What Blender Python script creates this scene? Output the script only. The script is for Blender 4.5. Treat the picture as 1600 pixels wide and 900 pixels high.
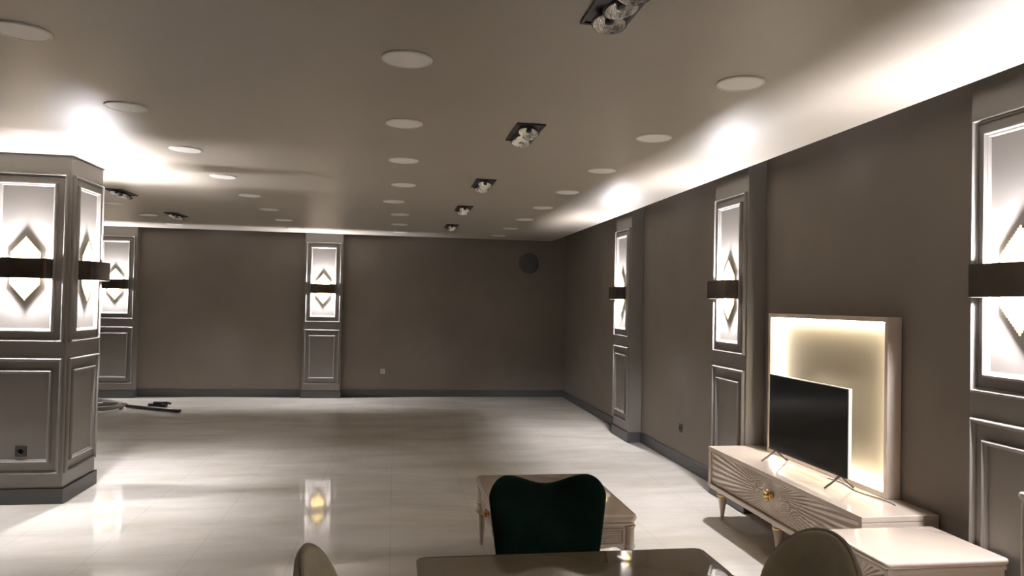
import bpy, bmesh, math, random
from mathutils import Vector, Matrix
random.seed(7)
PI = math.pi
R = math.radians
for o in list(bpy.data.objects):
    bpy.data.objects.remove(o)
scn = bpy.context.scene
COL = scn.collection

# ------------------------------------------------------------------ camera
F_PX, YAW, PITCH, ROLL = 1138.4, 0.1577, 0.0204, 0.0209
cd = bpy.data.cameras.new('camera')
cam = bpy.data.objects.new('camera', cd)
COL.objects.link(cam)
cd.sensor_fit = 'HORIZONTAL'
cd.sensor_width = 36.0
cd.lens = F_PX / 1600 * 36
cd.clip_start = 0.02
fw = Vector((math.sin(YAW) * math.cos(PITCH), math.cos(YAW) * math.cos(PITCH), math.sin(PITCH)))
r0 = Vector((math.cos(YAW), -math.sin(YAW), 0))
u0 = r0.cross(fw)
rt = r0 * math.cos(ROLL) + u0 * math.sin(ROLL)
up = u0 * math.cos(ROLL) - r0 * math.sin(ROLL)
cam.matrix_world = Matrix(((rt.x, up.x, -fw.x, 0), (rt.y, up.y, -fw.y, 0), (rt.z, up.z, -fw.z, 1.6), (0, 0, 0, 1)))
scn.camera = cam

# ------------------------------------------------------------------ light set-up and exposure
vs = scn.view_settings
scn.display_settings.display_device = 'sRGB'
vs.view_transform = 'Standard'
vs.look = 'None'
vs.gamma = 1.0
vs.use_curve_mapping = False
vs.exposure = 0.0
w = bpy.data.worlds.new('night')
w.use_nodes = True
w.node_tree.nodes['Background'].inputs[0].default_value = (0.02, 0.02, 0.025, 1)
w.node_tree.nodes['Background'].inputs[1].default_value = 0.2
scn.world = w
SCONCE_E = 7000.0
SCONCE_COL = (0.98, 0.955, 1.0)
LED_E = 58.0
LED_COL = (1.0, 0.92, 0.74)
try:
    cy = scn.cycles
    cy.use_denoising = True
    cy.max_bounces = 10
    cy.diffuse_bounces = 6
    cy.glossy_bounces = 5
    cy.sample_clamp_indirect = 12.0
    cy.caustics_reflective = False
    cy.caustics_refractive = False
except Exception:
    pass

# ------------------------------------------------------------------ materials
def mat(name, col, rough=0.5, metal=0.0, spec=0.5, coat=0.0, emit=None, es=0.0, noise=None, bump=None, sheen=0.0):
    m = bpy.data.materials.new(name)
    m.use_nodes = True
    nt = m.node_tree
    b = nt.nodes['Principled BSDF']
    b.inputs['Base Color'].default_value = (*col, 1)
    b.inputs['Roughness'].default_value = rough
    b.inputs['Metallic'].default_value = metal
    b.inputs['Specular IOR Level'].default_value = spec
    b.inputs['Coat Weight'].default_value = coat
    b.inputs['Coat Roughness'].default_value = 0.05
    if sheen:
        b.inputs['Sheen Weight'].default_value = sheen
        b.inputs['Sheen Roughness'].default_value = 0.4
        b.inputs['Sheen Tint'].default_value = (*[min(1, c * 4 + .02) for c in col], 1)
    if emit:
        b.inputs['Emission Color'].default_value = (*emit, 1)
        b.inputs['Emission Strength'].default_value = es
    if noise or bump:
        tc = nt.nodes.new('ShaderNodeTexCoord')
    if noise:
        sc_, amt = noise
        n = nt.nodes.new('ShaderNodeTexNoise')
        n.inputs['Scale'].default_value = sc_
        n.inputs['Detail'].default_value = 5
        nt.links.new(tc.outputs['Object'], n.inputs['Vector'])
        r = nt.nodes.new('ShaderNodeValToRGB')
        r.color_ramp.elements[0].position = .3
        r.color_ramp.elements[1].position = .7
        r.color_ramp.elements[0].color = (*[c * (1 - amt) for c in col], 1)
        r.color_ramp.elements[1].color = (*[min(1, c * (1 + amt)) for c in col], 1)
        nt.links.new(n.outputs['Fac'], r.inputs[0])
        nt.links.new(r.outputs[0], b.inputs['Base Color'])
    if bump:
        n2 = nt.nodes.new('ShaderNodeTexNoise')
        n2.inputs['Scale'].default_value = bump[0]
        n2.inputs['Detail'].default_value = 3
        nt.links.new(tc.outputs['Object'], n2.inputs['Vector'])
        bp = nt.nodes.new('ShaderNodeBump')
        bp.inputs['Strength'].default_value = bump[1]
        bp.inputs['Distance'].default_value = 0.01
        nt.links.new(n2.outputs['Fac'], bp.inputs['Height'])
        nt.links.new(bp.outputs[0], b.inputs['Normal'])
    return m

M = {}
M['wall'] = mat('taupe_wall_paint', (.19, .165, .138), .8, noise=(2.5, .05), bump=(60, .05))
M['pil'] = mat('taupe_satin_lacquer', (.200, .184, .168), .42, noise=(3, .03))
M['ceil'] = mat('satin_ceiling', (.375, .338, .286), .42, spec=.42, noise=(1.5, .03))
M['base'] = mat('dark_grey_skirting', (.068, .070, .074), .45, noise=(8, .06))
M['cream'] = mat('cream_gloss_lacquer', (.56, .475, .395), .15, coat=.5, noise=(2, .02))
M['cream_top'] = mat('cream_gloss_top', (.58, .49, .41), .11, coat=.6, noise=(2, .02))
M['taupe_top'] = mat('taupe_gloss_table_top', (.30, .245, .18), .06, coat=.8, noise=(2, .04))
M['gold'] = mat('polished_gold', (.85, .60, .22), .22, metal=1.0, noise=(30, .06))
M['goldfin'] = mat('brushed_gold_rods', (.50, .36, .13), .5, metal=.3, noise=(40, .05))
M['bronze'] = mat('dark_bronze_band', (.055, .042, .036), .32, metal=.35, noise=(12, .2))
M['band_bounce'] = mat('band_bounce_white', (.78, .76, .74), .6, noise=(10, .03))  # for the added reflector inside the sconce band
M['bulb'] = mat('lit_led_capsule', (1, 1, 1), .4, emit=SCONCE_COL, es=SCONCE_E, noise=(10, .01))
M['disc'] = mat('white_plastic_diffuser', (.86, .84, .80), .45, noise=(6, .02))
M['discrim'] = mat('white_trim_ring', (.80, .78, .74), .4, noise=(6, .02))
M['black'] = mat('matt_black_metal', (.022, .02, .019), .4, noise=(10, .1))
M['chrome'] = mat('chrome_reflector', (.80, .79, .76), .16, metal=1.0, bump=(90, .9))
M['velvet_green'] = mat('dark_green_velvet', (.003, .022, .016), .75, spec=.15, sheen=.25, noise=(7, .5), bump=(120, .1))
M['velvet_grey'] = mat('greige_velvet', (.56, .53, .42), .8, spec=.2, sheen=.2, noise=(7, .18), bump=(120, .1))
M['piping'] = mat('pale_piping', (.36, .30, .27), .6, noise=(30, .05))
M['wood_leg'] = mat('dark_wood_leg', (.04, .025, .018), .3, noise=(20, .2))
M['screen'] = mat('dark_glass_screen', (.004, .006, .008), .12, spec=.6, noise=(3, .2))
M['bezel'] = mat('silver_bezel', (.42, .42, .42), .35, metal=.6, noise=(10, .03))
M['panel'] = mat('champagne_satin_panel', (.40, .345, .265), .34, metal=.25, noise=(2, .03))
M['led'] = mat('lit_led_strip', (1, 1, 1), .4, emit=LED_COL, es=LED_E, noise=(10, .01))
M['socket_w'] = mat('pale_socket_plastic', (.50, .49, .47), .4, noise=(10, .02))
M['socket_d'] = mat('dark_socket_plastic', (.035, .033, .030), .4, noise=(10, .05))
M['hose'] = mat('grey_ribbed_hose', (.17, .16, .14), .5, noise=(20, .1))
M['cable'] = mat('black_cable', (.01, .01, .01), .5, noise=(20, .1))

def floor_material():
    m = bpy.data.materials.new('polished_marble_tile')
    m.use_nodes = True
    nt = m.node_tree
    b = nt.nodes['Principled BSDF']
    tc = nt.nodes.new('ShaderNodeTexCoord')
    mp = nt.nodes.new('ShaderNodeMapping')
    mp.inputs['Scale'].default_value = (.55, 1.6, 1)
    mp.inputs['Rotation'].default_value = (0, 0, R(4))
    nt.links.new(tc.outputs['Object'], mp.inputs[0])
    n1 = nt.nodes.new('ShaderNodeTexNoise')
    n1.inputs['Scale'].default_value = 1.7
    n1.inputs['Detail'].default_value = 8
    n1.inputs['Roughness'].default_value = .62
    n1.inputs['Distortion'].default_value = .5
    nt.links.new(mp.outputs[0], n1.inputs['Vector'])
    r = nt.nodes.new('ShaderNodeValToRGB')
    e = r.color_ramp.elements
    e[0].position, e[0].color = .33, (.53, .49, .42, 1)
    e[1].position, e[1].color = .66, (.67, .64, .59, 1)
    nt.links.new(n1.outputs['Fac'], r.inputs[0])
    br = nt.nodes.new('ShaderNodeTexBrick')
    br.offset = 0
    br.inputs['Scale'].default_value = 1
    br.inputs['Brick Width'].default_value = .6
    br.inputs['Row Height'].default_value = 1.2
    br.inputs['Mortar Size'].default_value = .0022
    br.inputs['Mortar Smooth'].default_value = .3
    br.inputs['Color1'].default_value = (1, 1, 1, 1)
    br.inputs['Color2'].default_value = (.975, .975, .975, 1)
    br.inputs['Mortar'].default_value = (.78, .77, .75, 1)
    nt.links.new(tc.outputs['Object'], br.inputs['Vector'])
    mx = nt.nodes.new('ShaderNodeMixRGB')
    mx.blend_type = 'MULTIPLY'
    mx.inputs[0].default_value = 1
    nt.links.new(r.outputs[0], mx.inputs[1])
    nt.links.new(br.outputs['Color'], mx.inputs[2])
    nt.links.new(mx.outputs[0], b.inputs['Base Color'])
    b.inputs['Roughness'].default_value = .055
    b.inputs['Specular IOR Level'].default_value = .5
    return m
M['floor'] = floor_material()

# ------------------------------------------------------------------ mesh helpers
def tag(o, label=None, cat=None, group=None, kind=None):
    if label: o['label'] = label
    if cat: o['category'] = cat
    if group: o['group'] = group
    if kind: o['kind'] = kind
    return o

def empty(name, loc, rz=0, label=None, cat=None, group=None):
    o = bpy.data.objects.new(name, None)
    o.empty_display_size = .1
    COL.objects.link(o)
    o.location = loc
    o.rotation_euler = (0, 0, rz)
    return tag(o, label, cat, group)

def link(name, bm, m, parent=None, smooth=False, angle=40):
    bmesh.ops.recalc_face_normals(bm, faces=bm.faces)
    me = bpy.data.meshes.new(name)
    bm.to_mesh(me)
    bm.free()
    me.materials.append(m)
    if smooth:
        for p in me.polygons:
            p.use_smooth = len(p.vertices) < 12
        try:
            me.set_sharp_from_angle(angle=R(angle))
        except Exception:
            pass
    o = bpy.data.objects.new(name, me)
    COL.objects.link(o)
    if parent: o.parent = parent
    return o

def copy_tree(o, parent=None):
    c = o.copy()
    COL.objects.link(c)
    if parent: c.parent = parent
    for ch in list(o.children):
        copy_tree(ch, c)
    return c

def merge(dst, src, mx=None):
    if mx is not None:
        bmesh.ops.transform(src, matrix=mx, verts=src.verts)
    me = bpy.data.meshes.new('tmp')
    src.to_mesh(me)
    src.free()
    dst.from_mesh(me)
    bpy.data.meshes.remove(me)

def box(bm, x0, x1, y0, y1, z0, z1, bev=0.0, seg=2):
    t = bmesh.new()
    bmesh.ops.create_cube(t, size=1)
    for v in t.verts:
        v.co = Vector(((x0 + x1) / 2 + v.co.x * (x1 - x0), (y0 + y1) / 2 + v.co.y * (y1 - y0), (z0 + z1) / 2 + v.co.z * (z1 - z0)))
    if bev:
        bmesh.ops.bevel(t, geom=t.edges[:], offset=bev, segments=seg, profile=.5, affect='EDGES')
    merge(bm, t)

def lathe(bm, prof, seg=28, mx=None, cap=True):
    t = bmesh.new()
    rings = []
    for r, z in prof:
        rings.append([t.verts.new((r * math.cos(2 * PI * i / seg), r * math.sin(2 * PI * i / seg), z)) for i in range(seg)])
    for a, b in zip(rings, rings[1:]):
        for i in range(seg):
            t.faces.new((a[i], a[(i + 1) % seg], b[(i + 1) % seg], b[i]))
    if cap:
        t.faces.new(rings[0][::-1])
        t.faces.new(rings[-1])
    merge(bm, t, mx)

def tube(bm, pts, rad, seg=10, closed=False):
    pts = [Vector(p) for p in pts]
    n = len(pts)
    rings = []
    up_ = Vector((0, 0, 1))
    for i, p in enumerate(pts):
        a = pts[(i - 1) % n] if closed or i > 0 else p
        b = pts[(i + 1) % n] if closed or i < n - 1 else p
        d = (b - a).normalized()
        ref = up_ if abs(d.z) < .95 else Vector((1, 0, 0))
        s = d.cross(ref).normalized()
        q = s.cross(d).normalized()
        rr = rad[i] if isinstance(rad, (list, tuple)) else rad
        rings.append([bm.verts.new(p + (s * math.cos(2 * PI * k / seg) + q * math.sin(2 * PI * k / seg)) * rr) for k in range(seg)])
    m_ = n if closed else n - 1
    for i in range(m_):
        A, B = rings[i], rings[(i + 1) % n]
        for k in range(seg):
            bm.faces.new((A[k], A[(k + 1) % seg], B[(k + 1) % seg], B[k]))
    if not closed:
        bm.faces.new(rings[0][::-1])
        bm.faces.new(rings[-1])

def frame_ring(bm, x0, x1, z0, z1, wd, dp, y=0.0):
    """picture-frame moulding on the plane y (front is -y) with an ogee profile and mitred corners"""
    prof = [(0, 0), (0, .55), (.10, .80), (.25, .97), (.40, 1.0), (.52, .82), (.60, .55), (.78, .50), (.92, .34), (1, .0)]
    rings = []
    for a, d in prof:
        k = a * wd
        rings.append([bm.verts.new((X, y - d * dp, Z)) for X, Z in ((x0 + k, z0 + k), (x1 - k, z0 + k), (x1 - k, z1 - k), (x0 + k, z1 - k))])
    for A, B in zip(rings, rings[1:]):
        for i in range(4):
            bm.faces.new((A[i], A[(i + 1) % 4], B[(i + 1) % 4], B[i]))

def rounded_slab(bm, x0, x1, y0, y1, z0, z1, rc, edge, seg=8):
    """slab with rounded plan corners and a bullnose-like profile"""
    def outline(ins):
        r = max(rc - ins, .001)
        out = []
        for cx, cy, a0 in ((x1 - rc, y1 - rc, 0), (x0 + rc, y1 - rc, 90), (x0 + rc, y0 + rc, 180), (x1 - rc, y0 + rc, 270)):
            for i in range(seg + 1):
                a = R(a0 + 90 * i / seg)
                out.append((cx + r * math.cos(a), cy + r * math.sin(a)))
        return out
    prof = [(edge, z0), (edge * .35, z0 + edge * .25), (0, z0 + edge * .9)]
    prof += [(0, z1 - edge), (edge * .13, z1 - edge * .5), (edge * .45, z1 - edge * .15), (edge, z1)]
    rings = [[bm.verts.new((x, y, z)) for x, y in outline(i)] for i, z in prof]
    n = len(rings[0])
    for A, B in zip(rings, rings[1:]):
        for i in range(n):
            bm.faces.new((A[i], A[(i + 1) % n], B[(i + 1) % n], B[i]))
    bm.faces.new(rings[0][::-1])
    bm.faces.new(rings[-1])

def sunburst_panel(bm, x0, x1, z0, z1, y, cx, cz, amp=.006, n=44, nx=260, nz=36, back=.008):
    """thin board facing -y whose front carries carved rays that fan out from (cx, cz)"""
    g = []
    for j in range(nz + 1):
        row = []
        for i in range(nx + 1):
            x = x0 + (x1 - x0) * i / nx
            z = z0 + (z1 - z0) * j / nz
            a = math.atan2(z - cz, (x - cx) * .55)
            rr = math.hypot(x - cx, z - cz)
            s = abs(((a / (2 * PI) * n) % 1) - .5) * 2
            fade = min(1, max(0, (rr - .03) / .08))
            row.append(bm.verts.new((x, y - amp * s * fade, z)))
        g.append(row)
    for j in range(nz):
        for i in range(nx):
            bm.faces.new((g[j][i], g[j][i + 1], g[j + 1][i + 1], g[j + 1][i]))
    b = [bm.verts.new((x, y + back, z)) for x, z in ((x0, z0), (x1, z0), (x1, z1), (x0, z1))]
    bm.faces.new(b)
    bot = g[0]; top = g[-1]; lf = [r[0] for r in g]; rg = [r[-1] for r in g]
    bm.faces.new([b[0]] + bot[::1] + [b[1]])
    bm.faces.new([b[3]] + top + [b[2]])
    bm.faces.new([b[0]] + lf + [b[3]])
    bm.faces.new([b[1]] + rg + [b[2]])

def rotx(a): return Matrix.Rotation(a, 4, 'X')
def tr(x, y, z): return Matrix.Translation((x, y, z))

# ------------------------------------------------------------------ room
XR, XL, YB, YF = 2.87, -7.0, 12.28, -4.5
CZ = 2.66          # finished ceiling
CU = 2.98          # slab above the ceiling edge gap
XE, YE = 2.60, 12.120   # edges of the lowered ceiling

b = bmesh.new(); box(b, XL - .2, XR + .2, YF - .2, YB + .2, -.15, 0)
tag(link('floor', b, M['floor']), kind='structure')
b = bmesh.new(); box(b, XL, XE, YF, YE, CZ, CZ + .06)
tag(link('ceiling', b, M['ceil']), kind='structure')
b = bmesh.new(); box(b, XL - .2, XR + .2, YF - .2, YB + .2, CU, CU + .15)
tag(link('trim_1', b, M['ceil']), kind='structure')
for nm, a in (('wall_right', (XR, XR + .2, YF - .2, YB + .2)), ('wall_left', (XL - .2, XL, YF - .2, YB + .2)),
              ('wall_back', (XL, XR, YB, YB + .2)), ('wall_front', (XL, XR, YF - .2, YF))):
    b = bmesh.new(); box(b, *a, 0, CU)
    tag(link(nm, b, M['wall']), kind='structure')

PW, PD = .60, .155       # pilaster width / depth
right_ys = [8.515, 5.64, 2.80, -.06, -2.93]
back_xs = [-1.163, -4.30]

def skirting(name, segs):
    b = bmesh.new()
    for s in segs:
        box(b, *s, .001, .118, .004, 2)
    return tag(link(name, b, M['base']), kind='structure')
segs = []
ys = sorted(right_ys)
prev = YF
for y in ys:
    segs.append((XR - .014, XR - .0005, prev + .001, y - PW / 2 - .016))
    prev = y + PW / 2 + .016
segs.append((XR - .014, XR - .0005, prev, YB - .016))
skirting('baseboard_right', segs)
segs = []
prev = XL
for x in sorted(back_xs):
    segs.append((prev + .001, x - PW / 2 - .016, YB - .014, YB - .0005))
    prev = x + PW / 2 + .016
segs.append((prev, XR - .001, YB - .014, YB - .0005))
skirting('baseboard_back', segs)
skirting('baseboard_left', [(XL + .0005, XL + .014, YF + .02, YB - .02)])

# ------------------------------------------------------------------ pilasters (local frame: front is -y)
def mould_faces(parent, y, cx=0.0, rot=None, tops=(2.515, 1.225, 2.445, 1.30, 1.105, .225, 1.012, .312)):
    u1, u0_, v1, v0, l1, l0, k1, k0 = tops
    spec = [('upper_outer_moulding', .2775, u0_, u1, .026, .024), ('upper_inner_moulding', .2075, v0, v1, .030, .026),
            ('lower_outer_moulding', .2775, l0, l1, .026, .024), ('lower_inner_moulding', .2075, k0, k1, .026, .024)]
    for nm, hw, z0, z1, wd, dp in spec:
        b = bmesh.new()
        frame_ring(b, cx - hw, cx + hw, z0, z1, wd, dp, y - .0)
        if rot is not None:
            bmesh.ops.transform(b, matrix=rot, verts=b.verts)
        link(nm, b, M['pil'], parent, smooth=True, angle=35)

def make_pilaster():
    root = empty('panelled_pilaster', (0, 0, 0))
    b = bmesh.new(); box(b, -PW / 2, PW / 2, -PD, -.0005, .002, CU - .002, .003, 1)
    link('shaft', b, M['pil'], root)
    mould_faces(root, -PD - .0005)
    b = bmesh.new(); box(b, -PW / 2 - .014, PW / 2 + .014, -PD - .014, -.0005, .001, .118, .004, 2)
    link('plinth', b, M['base'], root)
    return root

def make_sconce():
    """wrap-around bronze band with a stepped gold diamond; local origin on the wall face at the band's centre"""
    root = empty('wall_sconce', (0, 0, 0))
    W, D, H = .185, .122, .075
    t = .004
    b = bmesh.new()
    # U-shaped band with softly rounded front corners
    rc = .018
    def path(off):
        pts = [(-W + off, -.0015)]
        for k in range(7):
            a = R(180 + 90 * k / 6)
            pts.append((-W + rc + (rc - off) * math.cos(a), -D + rc + (rc - off) * math.sin(a)))
        for k in range(7):
            a = R(270 + 90 * k / 6)
            pts.append((W - rc + (rc - off) * math.cos(a), -D + rc + (rc - off) * math.sin(a)))
        pts.append((W - off, -.0015))
        return pts
    po, pi_ = path(0), path(t)
    V = [[b.verts.new((x, y, z)) for x, y in p] for p in (po, pi_) for z in (-H, H)]
    ob, ot, ib, it = V
    n = len(po)
    for i in range(n - 1):
        b.faces.new((ob[i], ob[i + 1], ot[i + 1], ot[i]))
        b.faces.new((ib[i], it[i], it[i + 1], ib[i + 1]))
        b.faces.new((ot[i], ot[i + 1], it[i + 1], it[i]))
        b.faces.new((ob[i], ib[i], ib[i + 1], ob[i + 1]))
    b.faces.new((ob[0], ot[0], it[0], ib[0]))
    b.faces.new((ob[-1], ib[-1], it[-1], ot[-1]))
    link('band', b, M['bronze'], root, smooth=True)
    b = bmesh.new()  # unseen white lining, added to bounce more lamp light out of the band
    for x0, x1, y0, y1 in ((-W + .012, W - .012, -D + t + .0003, -D + t + .0020), (-W + t + .0003, -W + t + .0020, -D + .022, -.003), (W - t - .0020, W - t - .0003, -D + .022, -.003)):
        box(b, x0, x1, y0, y1, -H + .003, H - .003)
    link('bounce_lining', b, M['band_bounce'], root)
    b = bmesh.new()
    N = 19
    pit = .21 / N
    for i in range(N):
        x = (i - (N - 1) / 2) * pit
        k = 1 - abs(i - (N - 1) / 2) / ((N - 1) / 2)
        hh = .125 + .118 * k
        box(b, x - pit * .46, x + pit * .46, -.018, -.013, -hh, hh, .001, 1)
    box(b, -.098, .098, -.013, -.0105, -.10, .10)
    link('stepped_diamond', b, M['goldfin'], root)
    b = bmesh.new()
    box(b, -.05, .05, -.0105, -.001, -.03, .03, .003, 1)
    box(b, -W + .003, -.05, -.010, -.003, -.010, .010)
    box(b, .05, W - .003, -.010, -.003, -.010, .010)
    link('wall_bracket', b, M['bronze'], root)
    b = bmesh.new()
    lathe(b, [(.007, -.034), (.013, -.031), (.015, -.024), (.015, .024), (.013, .031), (.007, .034)], 18, tr(0, -.060, 0) @ Matrix.Rotation(PI / 2, 4, 'Y'))
    link('lamp_capsule', b, M['bulb'], root, smooth=True)
    return root

P0 = make_pilaster()
S0 = make_sconce()
first = {'p': True, 's': True}
def use(proto, key):
    if first[key]:
        first[key] = False
        return proto
    return copy_tree(proto)
def place_sconce(x, y, z, rz, label, group='wall sconces with gold diamonds'):
    o = use(S0, 's')
    o.location = (x, y, z); o.rotation_euler = (0, 0, rz)
    return tag(o, label, 'wall lamp', group)
def place_pilaster(x, y, rz, label):
    o = use(P0, 'p')
    o.location = (x, y, 0); o.rotation_euler = (0, 0, rz)
    return tag(o, label, 'pilaster', 'panelled wall pilasters')

rn = ['nearest the far room corner', 'just beyond the TV console',
      'nearest the camera, beside the side table', 'beside the camera and out of the picture', 'behind the camera']
for i, y in enumerate(right_ys):
    place_pilaster(XR, y, -PI / 2, 'taupe panelled pilaster on the right wall, ' + rn[i])
    place_sconce(XR - PD - .0005, y, 1.745, -PI / 2, 'lit bronze sconce on the right wall pilaster ' + rn[i])
for i, x in enumerate(back_xs):
    ww = ['in the middle of the back wall', 'on the back wall, right beside the big square column']
    place_pilaster(x, YB, 0, 'taupe panelled pilaster ' + ww[i])
    place_sconce(x, YB - PD + .0005 - .001, 1.765, 0, 'lit sconce on the pilaster ' + ww[i])

# ------------------------------------------------------------------ square columns
CS = .60
def make_column(cx, cy, label, names):
    root = empty('square_column', (cx, cy, 0), 0, label, 'column')
    h = CS / 2
    b = bmesh.new(); box(b, -h, h, -h, h, .002, CZ - .001, .003, 1)
    link('shaft', b, M['pil'], root)
    for k in range(4):
        mould_faces(root, -h - .0005, 0, Matrix.Rotation(k * PI / 2, 4, 'Z'))
    b = bmesh.new(); box(b, -h - .018, h + .018, -h - .018, h + .018, .001, .118, .004, 2)
    link('plinth', b, M['base'], root)
    for k in range(4):
        a = k * PI / 2
        d = Vector((math.sin(a), -math.cos(a)))
        place_sconce(cx + d.x * (h + .001), cy + d.y * (h + .001), 1.785, a, names[k])
    return root
make_column(-2.78, 6.35, 'big square taupe column with panel mouldings standing free at the left',
            ['lit sconce on the face of the big column that looks at the camera',
             'lit sconce on the right-hand face of the big column',
             'lit sconce on the far side of the big column', 'lit sconce on the left side of the big column'])

# ------------------------------------------------------------------ ceiling lights
def make_disc():
    root = empty('ceiling_light', (0, 0, 0))
    b = bmesh.new()
    lathe(b, [(.1126, 0), (.1126, -.004), (.108, -.008), (.101, -.008), (.099, -.0055), (.099, 0)], 48, cap=False)
    link('trim_ring', b, M['discrim'], root, smooth=True, angle=30)
    b = bmesh.new()
    lathe(b, [(.099, -.001), (.099, -.006), (.07, -.0075), (.03, -.008), (.002, -.0082)], 48)
    link('diffuser', b, M['disc'], root, smooth=True, angle=30)
    return root
D0 = make_disc()
nth = ['nearest the camera', 'second from the camera', 'third from the camera', 'fourth from the camera', 'fifth from the camera',
       'sixth from the camera', 'seventh from the camera', 'farthest away']
fd = True
for rowx, rn_, ks in ((.023, 'middle row', range(8)), (1.581, 'right-hand row', range(8)), (-1.525, 'left-hand row', range(8)), (-3.25, 'row behind the column', (5, 6, 7))):
    jit = [0, 0, .01, .02, -.07, .0, .0, .02]
    for k in ks:
        o = D0 if fd else copy_tree(D0)
        fd = False
        o.location = (rowx + (jit[k] if rowx == .023 else 0), 3.207 + 1.1687 * k, CZ - .0005)
        wh = nth[k] if rowx > -3 else ('nearest the camera', 'the one in the middle', 'farthest away')[k - 5]
        tag(o, 'round white ceiling light in the ' + rn_ + ', ' + wh, 'ceiling light', 'round ceiling lights')

def make_spot():
    root = empty('recessed_spotlight', (0, 0, 0))
    hx, hy = .088, .228
    b = bmesh.new()
    for a in ((-hx, hx, -hy, -hy + .014), (-hx, hx, hy - .014, hy), (-hx, -hx + .014, -hy + .014, hy - .014), (hx - .014, hx, -hy + .014, hy - .014)):
        box(b, *a, -.010, 0, .002, 1)
    box(b, -hx + .01, hx - .01, -hy + .01, hy - .01, -.003, 0)
    link('frame', b, M['black'], root)
    for k, (tx, ty) in zip((-1, 0, 1), ((10, -16), (-8, -10), (6, -14))):
        b = bmesh.new()
        mx = tr(0, k * .138, -.026) @ Matrix.Rotation(R(tx), 4, 'Y') @ Matrix.Rotation(R(ty), 4, 'X')
        lathe(b, [(.015, .018), (.035, .012), (.050, -.002), (.056, -.012), (.059, -.014), (.059, -.010), (.052, .003), (.036, .018), (.016, .022)], 32, mx)
        lamp = link('reflector', b, M['chrome'], root, smooth=True, angle=50)
        b = bmesh.new()
        lathe(b, [(.016, .016), (.017, -.004), (.012, -.008), (.002, -.009)], 18, mx)
        link('lamp_cap', b, M['black'], lamp, smooth=True)
        b = bmesh.new()
        c_, s_ = math.cos, math.sin
        t = bmesh.new()
        tube(t, [(.0625 * c_(2 * PI * i / 28), .0625 * s_(2 * PI * i / 28), -.008) for i in range(28)], .0035, 8, True)
        merge(b, t, mx)
        link('gimbal_ring', b, M['black'], root, smooth=True)
    return root
SP0 = make_spot()
sp = [(.745, 2.415, 'nearest, cut by the picture top'), (.765, 4.43, 'second in the right row'),
      (.745, 6.43, 'third in the right row'), (.735, 8.22, 'fourth in the right row'), (.745, 10.2, 'farthest of the right row'),
      (-2.82, 8.03, 'right beside the big column'), (-2.85, 10.05, 'behind the one beside the big column')]
for i, (x, y, t) in enumerate(sp):
    o = SP0 if i == 0 else copy_tree(SP0)
    o.location = (x, y, CZ - .0005)
    if x < 0: o.rotation_euler = (0, 0, R(0))
    tag(o, 'black triple ceiling spotlight with chrome reflectors, ' + t, 'spotlight', 'triple ceiling spotlights')

# ------------------------------------------------------------------ furniture helpers
def make_knob(parent, x, y, z, mx_rot=None, s=1.0):
    """gold handle: rosette, stem and bow-like double bulb, sticking out towards -y"""
    b = bmesh.new()
    m = tr(x, y, z) @ (mx_rot if mx_rot is not None else Matrix.Identity(4)) @ rotx(PI / 2) @ Matrix.Scale(s, 4)
    lathe(b, [(.020, 0), (.020, .004), (.014, .007), (.007, .009), (.006, .018), (.012, .022), (.016, .030), (.012, .038), (.003, .041)], 20, m)
    for dz in (-1, 1):
        m2 = m @ tr(0, dz * .020, .020)
        lathe(b, [(.002, -.010), (.009, -.006), (.011, 0), (.009, .006), (.002, .010)], 14, m2)
        lathe(b, [(.002, -.006), (.006, -.003), (.007, 0), (.006, .003), (.002, .006)], 12, m @ tr(dz * .012, dz * .030, .018))
    return link('handle', b, M['gold'], parent, smooth=True)

def turned_leg(parent, x, y, h, gold=True):
    b = bmesh.new()
    lathe(b, [(.040, h), (.040, h - .018), (.033, h - .024), (.033, h - .040), (.036, h - .044), (.036, h - .052), (.031, h - .060), (.013, .030), (.016, .026), (.012, .018), (.010, .0)], 24, tr(x, y, .001))
    l = link('leg', b, M['cream'], parent, smooth=True, angle=30)
    if gold:
        b = bmesh.new()
        lathe(b, [(.0335, h - .040), (.0395, h - .037), (.0405, h - .031), (.0395, h - .026), (.0335, h - .023)], 24, tr(x, y, .001), cap=False)
        link('gold_collar', b, M['gold'], l, smooth=True)
    return l

# ------------------------------------------------------------------ TV console (local frame: front is -y, placed turned to face -X)
cons = empty('tv_console', (2.405, 4.39, 0), -PI / 2, 'long low cream TV console with carved ray front on cone legs by the right wall', 'tv console')
# local x runs from the far end (-.93) to the near end (.93); local y 0 = front, .45 = back
L2, DP, ZT, ZB = .935, .450, .530, .215
b = bmesh.new()
box(b, -L2, L2, 0, DP, ZT - .032, ZT, .004, 2)
link('top', b, M['cream_top'], cons)
b = bmesh.new()
box(b, -L2 + .001, -L2 + .035, .002, DP, ZB + .03, ZT - .032, .003, 1)
box(b, L2 - .035, L2 - .001, .002, DP, ZB + .03, ZT - .032, .003, 1)
box(b, -L2 + .03, L2 - .03, .03, DP - .01, ZB + .03, ZT - .034)
link('carcass', b, M['cream'], cons)
b = bmesh.new()
box(b, -L2, L2, -.004, DP, ZB + .018, ZB + .040, .005, 2)
box(b, -L2 + .012, L2 - .012, .008, DP - .01, ZB, ZB + .018, .004, 2)
link('base_moulding', b, M['cream'], cons)
b = bmesh.new()
sunburst_panel(b, -L2 + .040, L2 - .040, ZB + .046, ZT - .038, .018, -.005, .395, .007, 64, 420, 40)
dr = link('drawer_front', b, M['cream'], cons)
make_knob(dr, .0, .010, .398, s=1.25)
for x in (-.74 - .07, 0, .74 + .07):
    turned_leg(cons, x, .062, ZB)
    turned_leg(cons, x, DP - .07, ZB)

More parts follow.
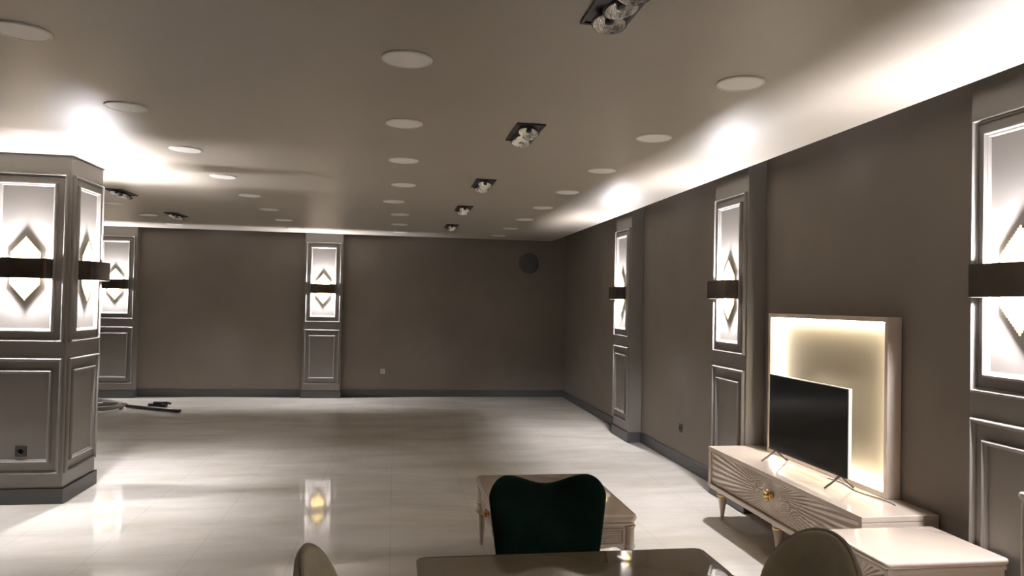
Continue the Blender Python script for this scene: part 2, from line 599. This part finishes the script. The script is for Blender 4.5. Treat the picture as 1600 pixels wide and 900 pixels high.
# ------------------------------------------------------------------ lit panel unit standing on the console
pu = empty('lit_panel_frame', (2.775, 4.443, ZT + .001), -PI / 2, 'tall cream frame with glowing edges and champagne back panel on the TV console', 'tv panel')
HW, PZ, PDp = .675, 1.032, .088
ps = .030
b = bmesh.new(); box(b, -HW + ps, HW - ps, PDp - .022, PDp - .004, ps, PZ - ps)
link('back_panel', b, M['panel'], pu)
for s in (-1, 1):
    b = bmesh.new(); box(b, min(s * HW, s * (HW - ps)), max(s * HW, s * (HW - ps)), 0, PDp, 0, PZ, .002, 1)
    link('side_post', b, M['cream'], pu)
b = bmesh.new(); box(b, -HW + ps, HW - ps, 0, PDp, PZ - ps, PZ, .002, 1); link('top_rail', b, M['cream'], pu)
b = bmesh.new(); box(b, -HW + ps, HW - ps, 0, PDp, 0, ps, .002, 1); link('bottom_rail', b, M['cream'], pu)
q = ps + .0005
y0, y1 = .030, .056
for nm, a in (('led_strip', (-HW + q, -HW + q + .003, y0, y1, ps + .01, PZ - ps - .01)), ('led_strip', (HW - q - .003, HW - q, y0, y1, ps + .01, PZ - ps - .01)),
              ('led_strip', (-HW + ps + .01, HW - ps - .01, y0, y1, PZ - q - .003, PZ - q)), ('led_strip', (-HW + ps + .01, HW - ps - .01, y0, y1, q, q + .003))):
    b = bmesh.new(); box(b, *a)
    link(nm, b, M['led'], pu)

# ------------------------------------------------------------------ television
tv = empty('television', (2.640, 4.385, ZT + .001), -PI / 2, 'black flat screen television on two splayed feet, on the cream console', 'television')
tw, t0, t1 = .458, .075, .605
b = bmesh.new(); box(b, -tw, tw, .001, .024, t0, t1, .003, 2); link('housing', b, M['bezel'], tv)
b = bmesh.new(); box(b, -tw + .006, tw - .006, -.0015, .0005, t0 + .012, t1 - .006, .0005, 1); link('screen', b, M['screen'], tv)
b = bmesh.new(); box(b, -tw, tw, -.001, .0008, t0, t0 + .0115, .0002, 1); link('lower_bezel', b, M['black'], tv)
b = bmesh.new(); box(b, -.30, .30, .0245, .050, t0 + .03, t0 + .30, .006, 2); link('rear_housing', b, M['black'], tv)
for x in (-.375, .375):
    b = bmesh.new()
    tube(b, [(x, -.095, .0055), (x, -.05, .035), (x, .010, .080)], [.006, .007, .008], 8)
    tube(b, [(x, .012, .080), (x, .060, .035), (x, .095, .0055)], [.008, .007, .006], 8)
    link('foot', b, M['black'], tv, smooth=True)

b = bmesh.new()
pts = []
for i in range(30):
    t = i / 29
    pts.append((2.722 + .018 * math.sin(t * 9), 4.25 - .62 * t, ZT + .0045))
tube(b, pts, .0028, 8)
tag(link('power_cable', b, M['cable'], smooth=True), 'thin black cable lying on the console top in front of the lit panel', 'cable')

# ------------------------------------------------------------------ side table at the near end of the console
st = empty('side_table', (2.082, 3.065, 0), -PI / 2, 'cream side table with a carved ray drawer, against the near end of the console', 'side table')
SX, SDp, SZ = .240, .605, .525
b = bmesh.new(); rounded_slab(b, -SX, SX, 0, SDp, SZ - .030, SZ, .022, .012)
link('top', b, M['cream_top'], st, smooth=True, angle=35)
b = bmesh.new()
box(b, -SX + .008, SX - .008, .014, SDp - .01, SZ - .052, SZ - .0305, .006, 2)
box(b, -SX + .016, SX - .016, .045, SDp - .015, .25, SZ - .05, .003, 1)
box(b, -SX + .016, -SX + .046, .022, .050, .24, SZ - .05, .003, 1)
box(b, SX - .046, SX - .016, .022, .050, .24, SZ - .05, .003, 1)
box(b, -SX + .008, SX - .008, .014, SDp - .01, .230, .265, .006, 2)
link('body', b, M['cream'], st)
b = bmesh.new()
sunburst_panel(b, -SX + .050, SX - .050, .269, SZ - .056, .032, 0, .375, .005, 40, 120, 36)
d = link('drawer_front', b, M['cream'], st)
make_knob(d, .0, .026, .400, s=1.0)
for x in (-SX + .06, SX - .06):
    for y in (.07, SDp - .07):
        turned_leg(st, x, y, .23, gold=True)

# ------------------------------------------------------------------ coffee table
ct = empty('coffee_table', (.947, 4.35, 0), 0, 'cream coffee table with panelled sides and gold handle, behind the green chair', 'coffee table')
cx, cyy, cz_ = .397, .50, .450
b = bmesh.new(); rounded_slab(b, -cx, cx, -cyy, cyy, cz_ - .040, cz_, .05, .018)
link('top', b, M['cream_top'], ct, smooth=True, angle=35)
b = bmesh.new()
box(b, -cx + .035, cx - .035, -cyy + .035, cyy - .035, .275, cz_ - .039, .003, 1)
rounded_slab(b, -cx + .012, cx - .012, -cyy + .012, cyy - .012, cz_ - .058, cz_ - .0395, .04, .008)
link('body', b, M['cream'], ct, smooth=True, angle=35)
for sx in (-1, 1):
    for sy in (-1, 1):
        b = bmesh.new()
        lathe(b, [(.026, .262), (.031, .268), (.031, .280), (.026, .286), (.026, cz_ - .075), (.032, cz_ - .068), (.032, cz_ - .059)], 20, tr(sx * (cx - .040), sy * (cyy - .040), 0))
        link('corner_post', b, M['cream'], ct, smooth=True, angle=35)
        b = bmesh.new()
        lathe(b, [(.010, .001), (.012, .018), (.016, .026), (.013, .030), (.027, .195), (.024, .203), (.034, .212), (.042, .228), (.036, .248), (.026, .254), (.028, .2615)], 20, tr(sx * (cx - .045), sy * (cyy - .045), 0))
        link('leg', b, M['cream'], ct, smooth=True, angle=60)
for k in range(4):
    rot = Matrix.Rotation(k * PI / 2, 4, 'Z')
    half = (cx if k % 2 == 0 else cyy) - .075
    dist = (cyy if k % 2 == 0 else cx)
    b = bmesh.new()
    frame_ring(b, -half, half, .295, cz_ - .075, .014, .010, -dist + .0345)
    for j in range(4):
        z = .311 + j * .0122
        box(b, -half + .018, half - .018, -dist + .028, -dist + .0352, z + .001, z + .0105, .002, 1)
    bmesh.ops.transform(b, matrix=rot, verts=b.verts)
    p = link('side_panel', b, M['cream'], ct)
    # scalloped apron
    b = bmesh.new()
    n = 40
    fr, bk = [], []
    for i in range(n + 1):
        u = -1 + 2 * i / n
        x = u * (half + .005)
        a = abs(u)
        zz = .250 + .022 * min(1, max(0, (.95 - a) / .10)) ** .6 - (.016 * math.cos(u * PI / 2 / .8) if a < .8 else 0)
        fr.append((b.verts.new((x, -dist + .030, zz)), b.verts.new((x, -dist + .030, .290))))
        bk.append((b.verts.new((x, -dist + .048, zz)), b.verts.new((x, -dist + .048, .290))))
    for i in range(n):
        b.faces.new((fr[i][0], fr[i + 1][0], fr[i + 1][1], fr[i][1]))
        b.faces.new((bk[i][0], bk[i][1], bk[i + 1][1], bk[i + 1][0]))
        b.faces.new((fr[i][0], bk[i][0], bk[i + 1][0], fr[i + 1][0]))
        b.faces.new((fr[i][1], fr[i + 1][1], bk[i + 1][1], bk[i][1]))
    for i in (0, n):
        b.faces.new((fr[i][0], fr[i][1], bk[i][1], bk[i][0]))
    bmesh.ops.transform(b, matrix=rot, verts=b.verts)
    link('scalloped_apron', b, M['cream'], ct)
    if k in (1, 3):
        v = rot @ Vector((0, -dist + .030, .335))
        make_knob(p, v.x, v.y, v.z, rot, .9)

# ------------------------------------------------------------------ chairs
def seat_and_legs(root, fab, wid=.47, dep=.46, zs=.47):
    b = bmesh.new()
    rounded_slab(b, -wid / 2, wid / 2, -dep / 2, dep / 2, zs - .11, zs, .10, .045)
    link('seat', b, fab, root, smooth=True, angle=60)
    for sx in (-1, 1):
        for sy in (-1, 1):
            b = bmesh.new()
            tube(b, [(sx * (wid / 2 - .07), sy * (dep / 2 - .07), zs - .10), (sx * (wid / 2 - .05), sy * (dep / 2 - .04), .001)], [.022, .012], 14)
            link('leg', b, M['wood_leg'], root, smooth=True)

def horned_back(root, fab, yb):
    """backrest with two raised shoulders and a dip; the seat is on the -y side"""
    b = bmesh.new()
    nu, nv = 56, 26
    z0 = .40
    # outline as (u -> top height), u over half width
    def top(u):
        a = abs(u)
        if a < .70:
            return .881 + .038 * (1 - math.cos(PI * a / .70)) / 2
        k = (a - .70) / .30
        return .919 - .095 * (1 - math.sqrt(max(0, 1 - k * k)))
    def hw(v):
        return .165 + .072 * min(1, v * 1.15) ** .8
    def shell(sgn):
        g = []
        for j in range(nv + 1):
            v = j / nv
            row = []
            for i in range(nu + 1):
                u = -1 + 2 * i / nu
                uu = math.sin(u * PI / 2)
                z = z0 + (top(uu) - z0) * math.sin(v * PI / 2) ** .9
                vv = (z - z0) / (.919 - z0)
                x = uu * hw(vv)
                th = .036 * (1 - abs(uu) ** 5) ** .5 * (1 - (math.sin(v * PI / 2) ** .9) ** 14) ** .5
                y = yb - .055 * (uu ** 2) + .05 * (vv - .5) + sgn * th
                row.append(b.verts.new((x, y, z)))
            g.append(row)
        for j in range(nv):
            for i in range(nu):
                b.faces.new((g[j][i], g[j][i + 1], g[j + 1][i + 1], g[j + 1][i]))
        return g
    A, B = shell(-1), shell(1)
    for i in range(nu):
        b.faces.new((A[0][i], B[0][i], B[0][i + 1], A[0][i + 1]))
    bmesh.ops.remove_doubles(b, verts=b.verts, dist=.0008)
    return link('backrest', b, fab, root, smooth=True, angle=80)

gc = empty('green_velvet_chair', (.610, 2.655, 0), 0, 'dark green velvet chair with a two-horned dipped backrest, behind the glossy table', 'chair')
seat_and_legs(gc, M['velvet_green'])
horned_back(gc, M['velvet_green'], .20)

def oval_chair(x, y, rz, label, zc=.725, hw=.25, hh=.255):
    root = empty('oval_back_chair', (x, y, 0), rz, label, 'chair')
    seat_and_legs(root, M['velvet_grey'])
    b = bmesh.new()
    bmesh.ops.create_uvsphere(b, u_segments=48, v_segments=28, radius=1)
    for v in b.verts:
        c = v.co.copy()
        s = math.copysign(abs(c.y) ** .55, c.y)
        X, Z = c.x * hw, c.z * hh
        v.co = Vector((X, .235 - .9 * X * X + .03 * (Z / hh) + s * .030, zc + Z))
    link('backrest', b, M['velvet_grey'], root, smooth=True, angle=80)
    b = bmesh.new()
    pts = []
    for i in range(72):
        a = 2 * PI * i / 72
        X, Z = hw * 1.004 * math.cos(a), hh * 1.004 * math.sin(a)
        pts.append((X, .235 - .9 * X * X + .03 * (Z / hh), zc + Z))
    tube(b, pts, .006, 8, True)
    link('piping', b, M['piping'], root, smooth=True)
    for s in (-1, 1):
        b = bmesh.new()
        tube(b, [(s * .12, .20, .42), (s * .13, .21, .55)], .014, 10)
        link('back_support', b, M['wood_leg'], root, smooth=True)
    return root
oval_chair(.052, 1.86, PI / 2, 'greige velvet chair seen edge-on at the left end of the glossy table')
oval_chair(.945, 1.86, -PI / 2, 'greige velvet chair with a round back between the glossy table and the side table')

# ------------------------------------------------------------------ dining table
dt = empty('dining_table', (.585, 1.995, 0), 0, 'glossy taupe dining table at the bottom edge, mirroring the green chair', 'table')
b = bmesh.new(); rounded_slab(b, -.50, .50, -.46, .46, .718, .750, .035, .005)
link('table_top', b, M['taupe_top'], dt, smooth=True, angle=35)
b = bmesh.new()
for a in ((-.46, .46, -.42, -.40), (-.46, .46, .40, .42), (-.46, -.44, -.40, .40), (.44, .46, -.40, .40)):
    box(b, *a, .64, .7175, .002, 1)
link('apron', b, M['cream'], dt)
for sx in (-1, 1):
    for sy in (-1, 1):
        b = bmesh.new()
        lathe(b, [(.034, .7175), (.034, .62), (.026, .60), (.030, .56), (.014, .06), (.017, .04), (.011, .001)], 20, tr(sx * .45, sy * .415, 0))
        link('leg', b, M['cream'], dt, smooth=True, angle=35)

# ------------------------------------------------------------------ sideboard at the right picture edge
sb = empty('sideboard', (2.31, 1.55, 0), -PI / 2, 'tall cream sideboard cut by the right picture edge, nearer than the side table', 'cabinet')
b = bmesh.new(); rounded_slab(b, -.86, .86, 0, .54, .905, .935, .02, .010); link('top', b, M['cream_top'], sb, smooth=True, angle=35)
b = bmesh.new()
box(b, -.845, .845, .022, .53, .12, .9045, .004, 1)
box(b, -.855, -.80, .010, .06, .11, .9045, .012, 3)
box(b, .80, .855, .010, .06, .11, .9045, .012, 3)
box(b, -.85, .85, .012, .53, .10, .14, .006, 2)
link('body', b, M['cream'], sb)
for i in range(3):
    x0 = -.79 + i * .53
    b = bmesh.new(); box(b, x0 + .004, x0 + .526, .006, .0215, .15, .895, .003, 1)
    frame_ring(b, x0 + .04, x0 + .49, .19, .855, .016, .006, .006)
    dd = link('door', b, M['cream'], sb)
    make_knob(dd, x0 + .265, .0, .55, s=.9)
for x in (-.76, .76):
    for y in (.08, .46):
        turned_leg(sb, x, y, .10, gold=False)

# ------------------------------------------------------------------ sockets and the round wall disc
def socket(name, x, y, z, rz, mk, label, n=1):
    root = empty(name, (x, y, z), rz, label, 'socket')
    b = bmesh.new(); box(b, -.041, .041, -.009, 0, -.041, .041, .004, 2); link('cover_plate', b, M[mk], root)
    b = bmesh.new()
    lathe(b, [(.024, 0), (.024, .003), (.020, .003), (.018, -.0), (.003, -.0)], 24, tr(0, -.009, 0) @ rotx(PI / 2), cap=False)
    for s in (-1, 1):
        lathe(b, [(.003, 0), (.003, .002), (.0005, .002)], 10, tr(s * .0095, -.0092, 0) @ rotx(PI / 2))
    link('socket_insert', b, M[mk], root, smooth=True)
    return root
socket('wall_socket', -.186, YB - .0005, .424, 0, 'socket_w', 'small pale square socket low on the back wall')
socket('wall_socket', XR - .0005, 7.01, .375, -PI / 2, 'socket_d', 'small dark socket low on the right wall between two pilasters')
socket('wall_socket', -2.772, 6.05 - .0008, .400, 0, 'socket_d', 'small dark socket low on the big column')

spk = empty('round_wall_speaker', (2.235, YB - .0005, 2.275), 0, 'dark round disc high on the back wall near the right corner', 'wall disc')
b = bmesh.new()
lathe(b, [(.172, 0), (.172, .018), (.165, .026), (.152, .026), (.148, .020), (.148, 0)], 44, rotx(PI / 2), cap=False)
link('rim', b, M['base'], spk, smooth=True, angle=35)
b = bmesh.new()
lathe(b, [(.150, .002), (.150, .016), (.10, .020), (.05, .022), (.002, .023)], 44, rotx(PI / 2))
link('grille', b, M['base'], spk, smooth=True, angle=35)

# ------------------------------------------------------------------ gear lying on the floor behind the column
b = bmesh.new()
tube(b, [(-2.885, 10.60, .025), (-3.30, 10.84, .025), (-3.735, 11.095, .025)], .023, 12)
tube(b, [(-3.40, 10.898, .0255), (-3.44, 10.921, .0255)], .0245, 12)
tag(link('long_pole', b, M['wood_leg'], smooth=True), 'long dark pole lying on the floor behind the big column', 'pole')
b = bmesh.new()
tube(b, [(-3.78, 11.20, .028), (-4.15, 11.58, .028), (-4.62, 12.0, .028)], .026, 12)
tag(link('grey_wand', b, M['hose'], smooth=True), 'grey tube lying on the floor just beyond the coiled hose', 'tube')
b = bmesh.new()
pts = []
n = 150
for i in range(n):
    a = 2 * PI * 2.3 * i / n
    rr = .27 - .03 * i / n
    pts.append((-4.02 + rr * math.cos(a), 10.93 + rr * 1.0 * math.sin(a), .021 + .035 * i / n * 1.0 + (.0 if i < 60 else .006)))
tube(b, pts, [.019 + .0018 * (i % 2) for i in range(n)], 10)
tag(link('hose_coil', b, M['hose'], smooth=True), 'coiled grey ribbed hose on the floor beside the big column', 'hose')
hd = empty('brush_head', (-3.33, 11.13, 0), R(-12), 'small black brush head on the floor behind the long pole', 'brush')
b = bmesh.new(); box(b, -.13, .13, -.04, .04, .012, .055, .012, 3); box(b, -.06, .06, -.03, .03, .05, .082, .012, 3); link('brush_body', b, M['cable'], hd)
b = bmesh.new(); tube(b, [(.05, 0, .066), (.13, .0, .072), (.19, .0, .055)], .016, 10); link('brush_neck', b, M['cable'], hd, smooth=True)
b = bmesh.new(); box(b, -.125, .125, -.034, .034, .001, .0125); link('bristles', b, M['hose'], hd)
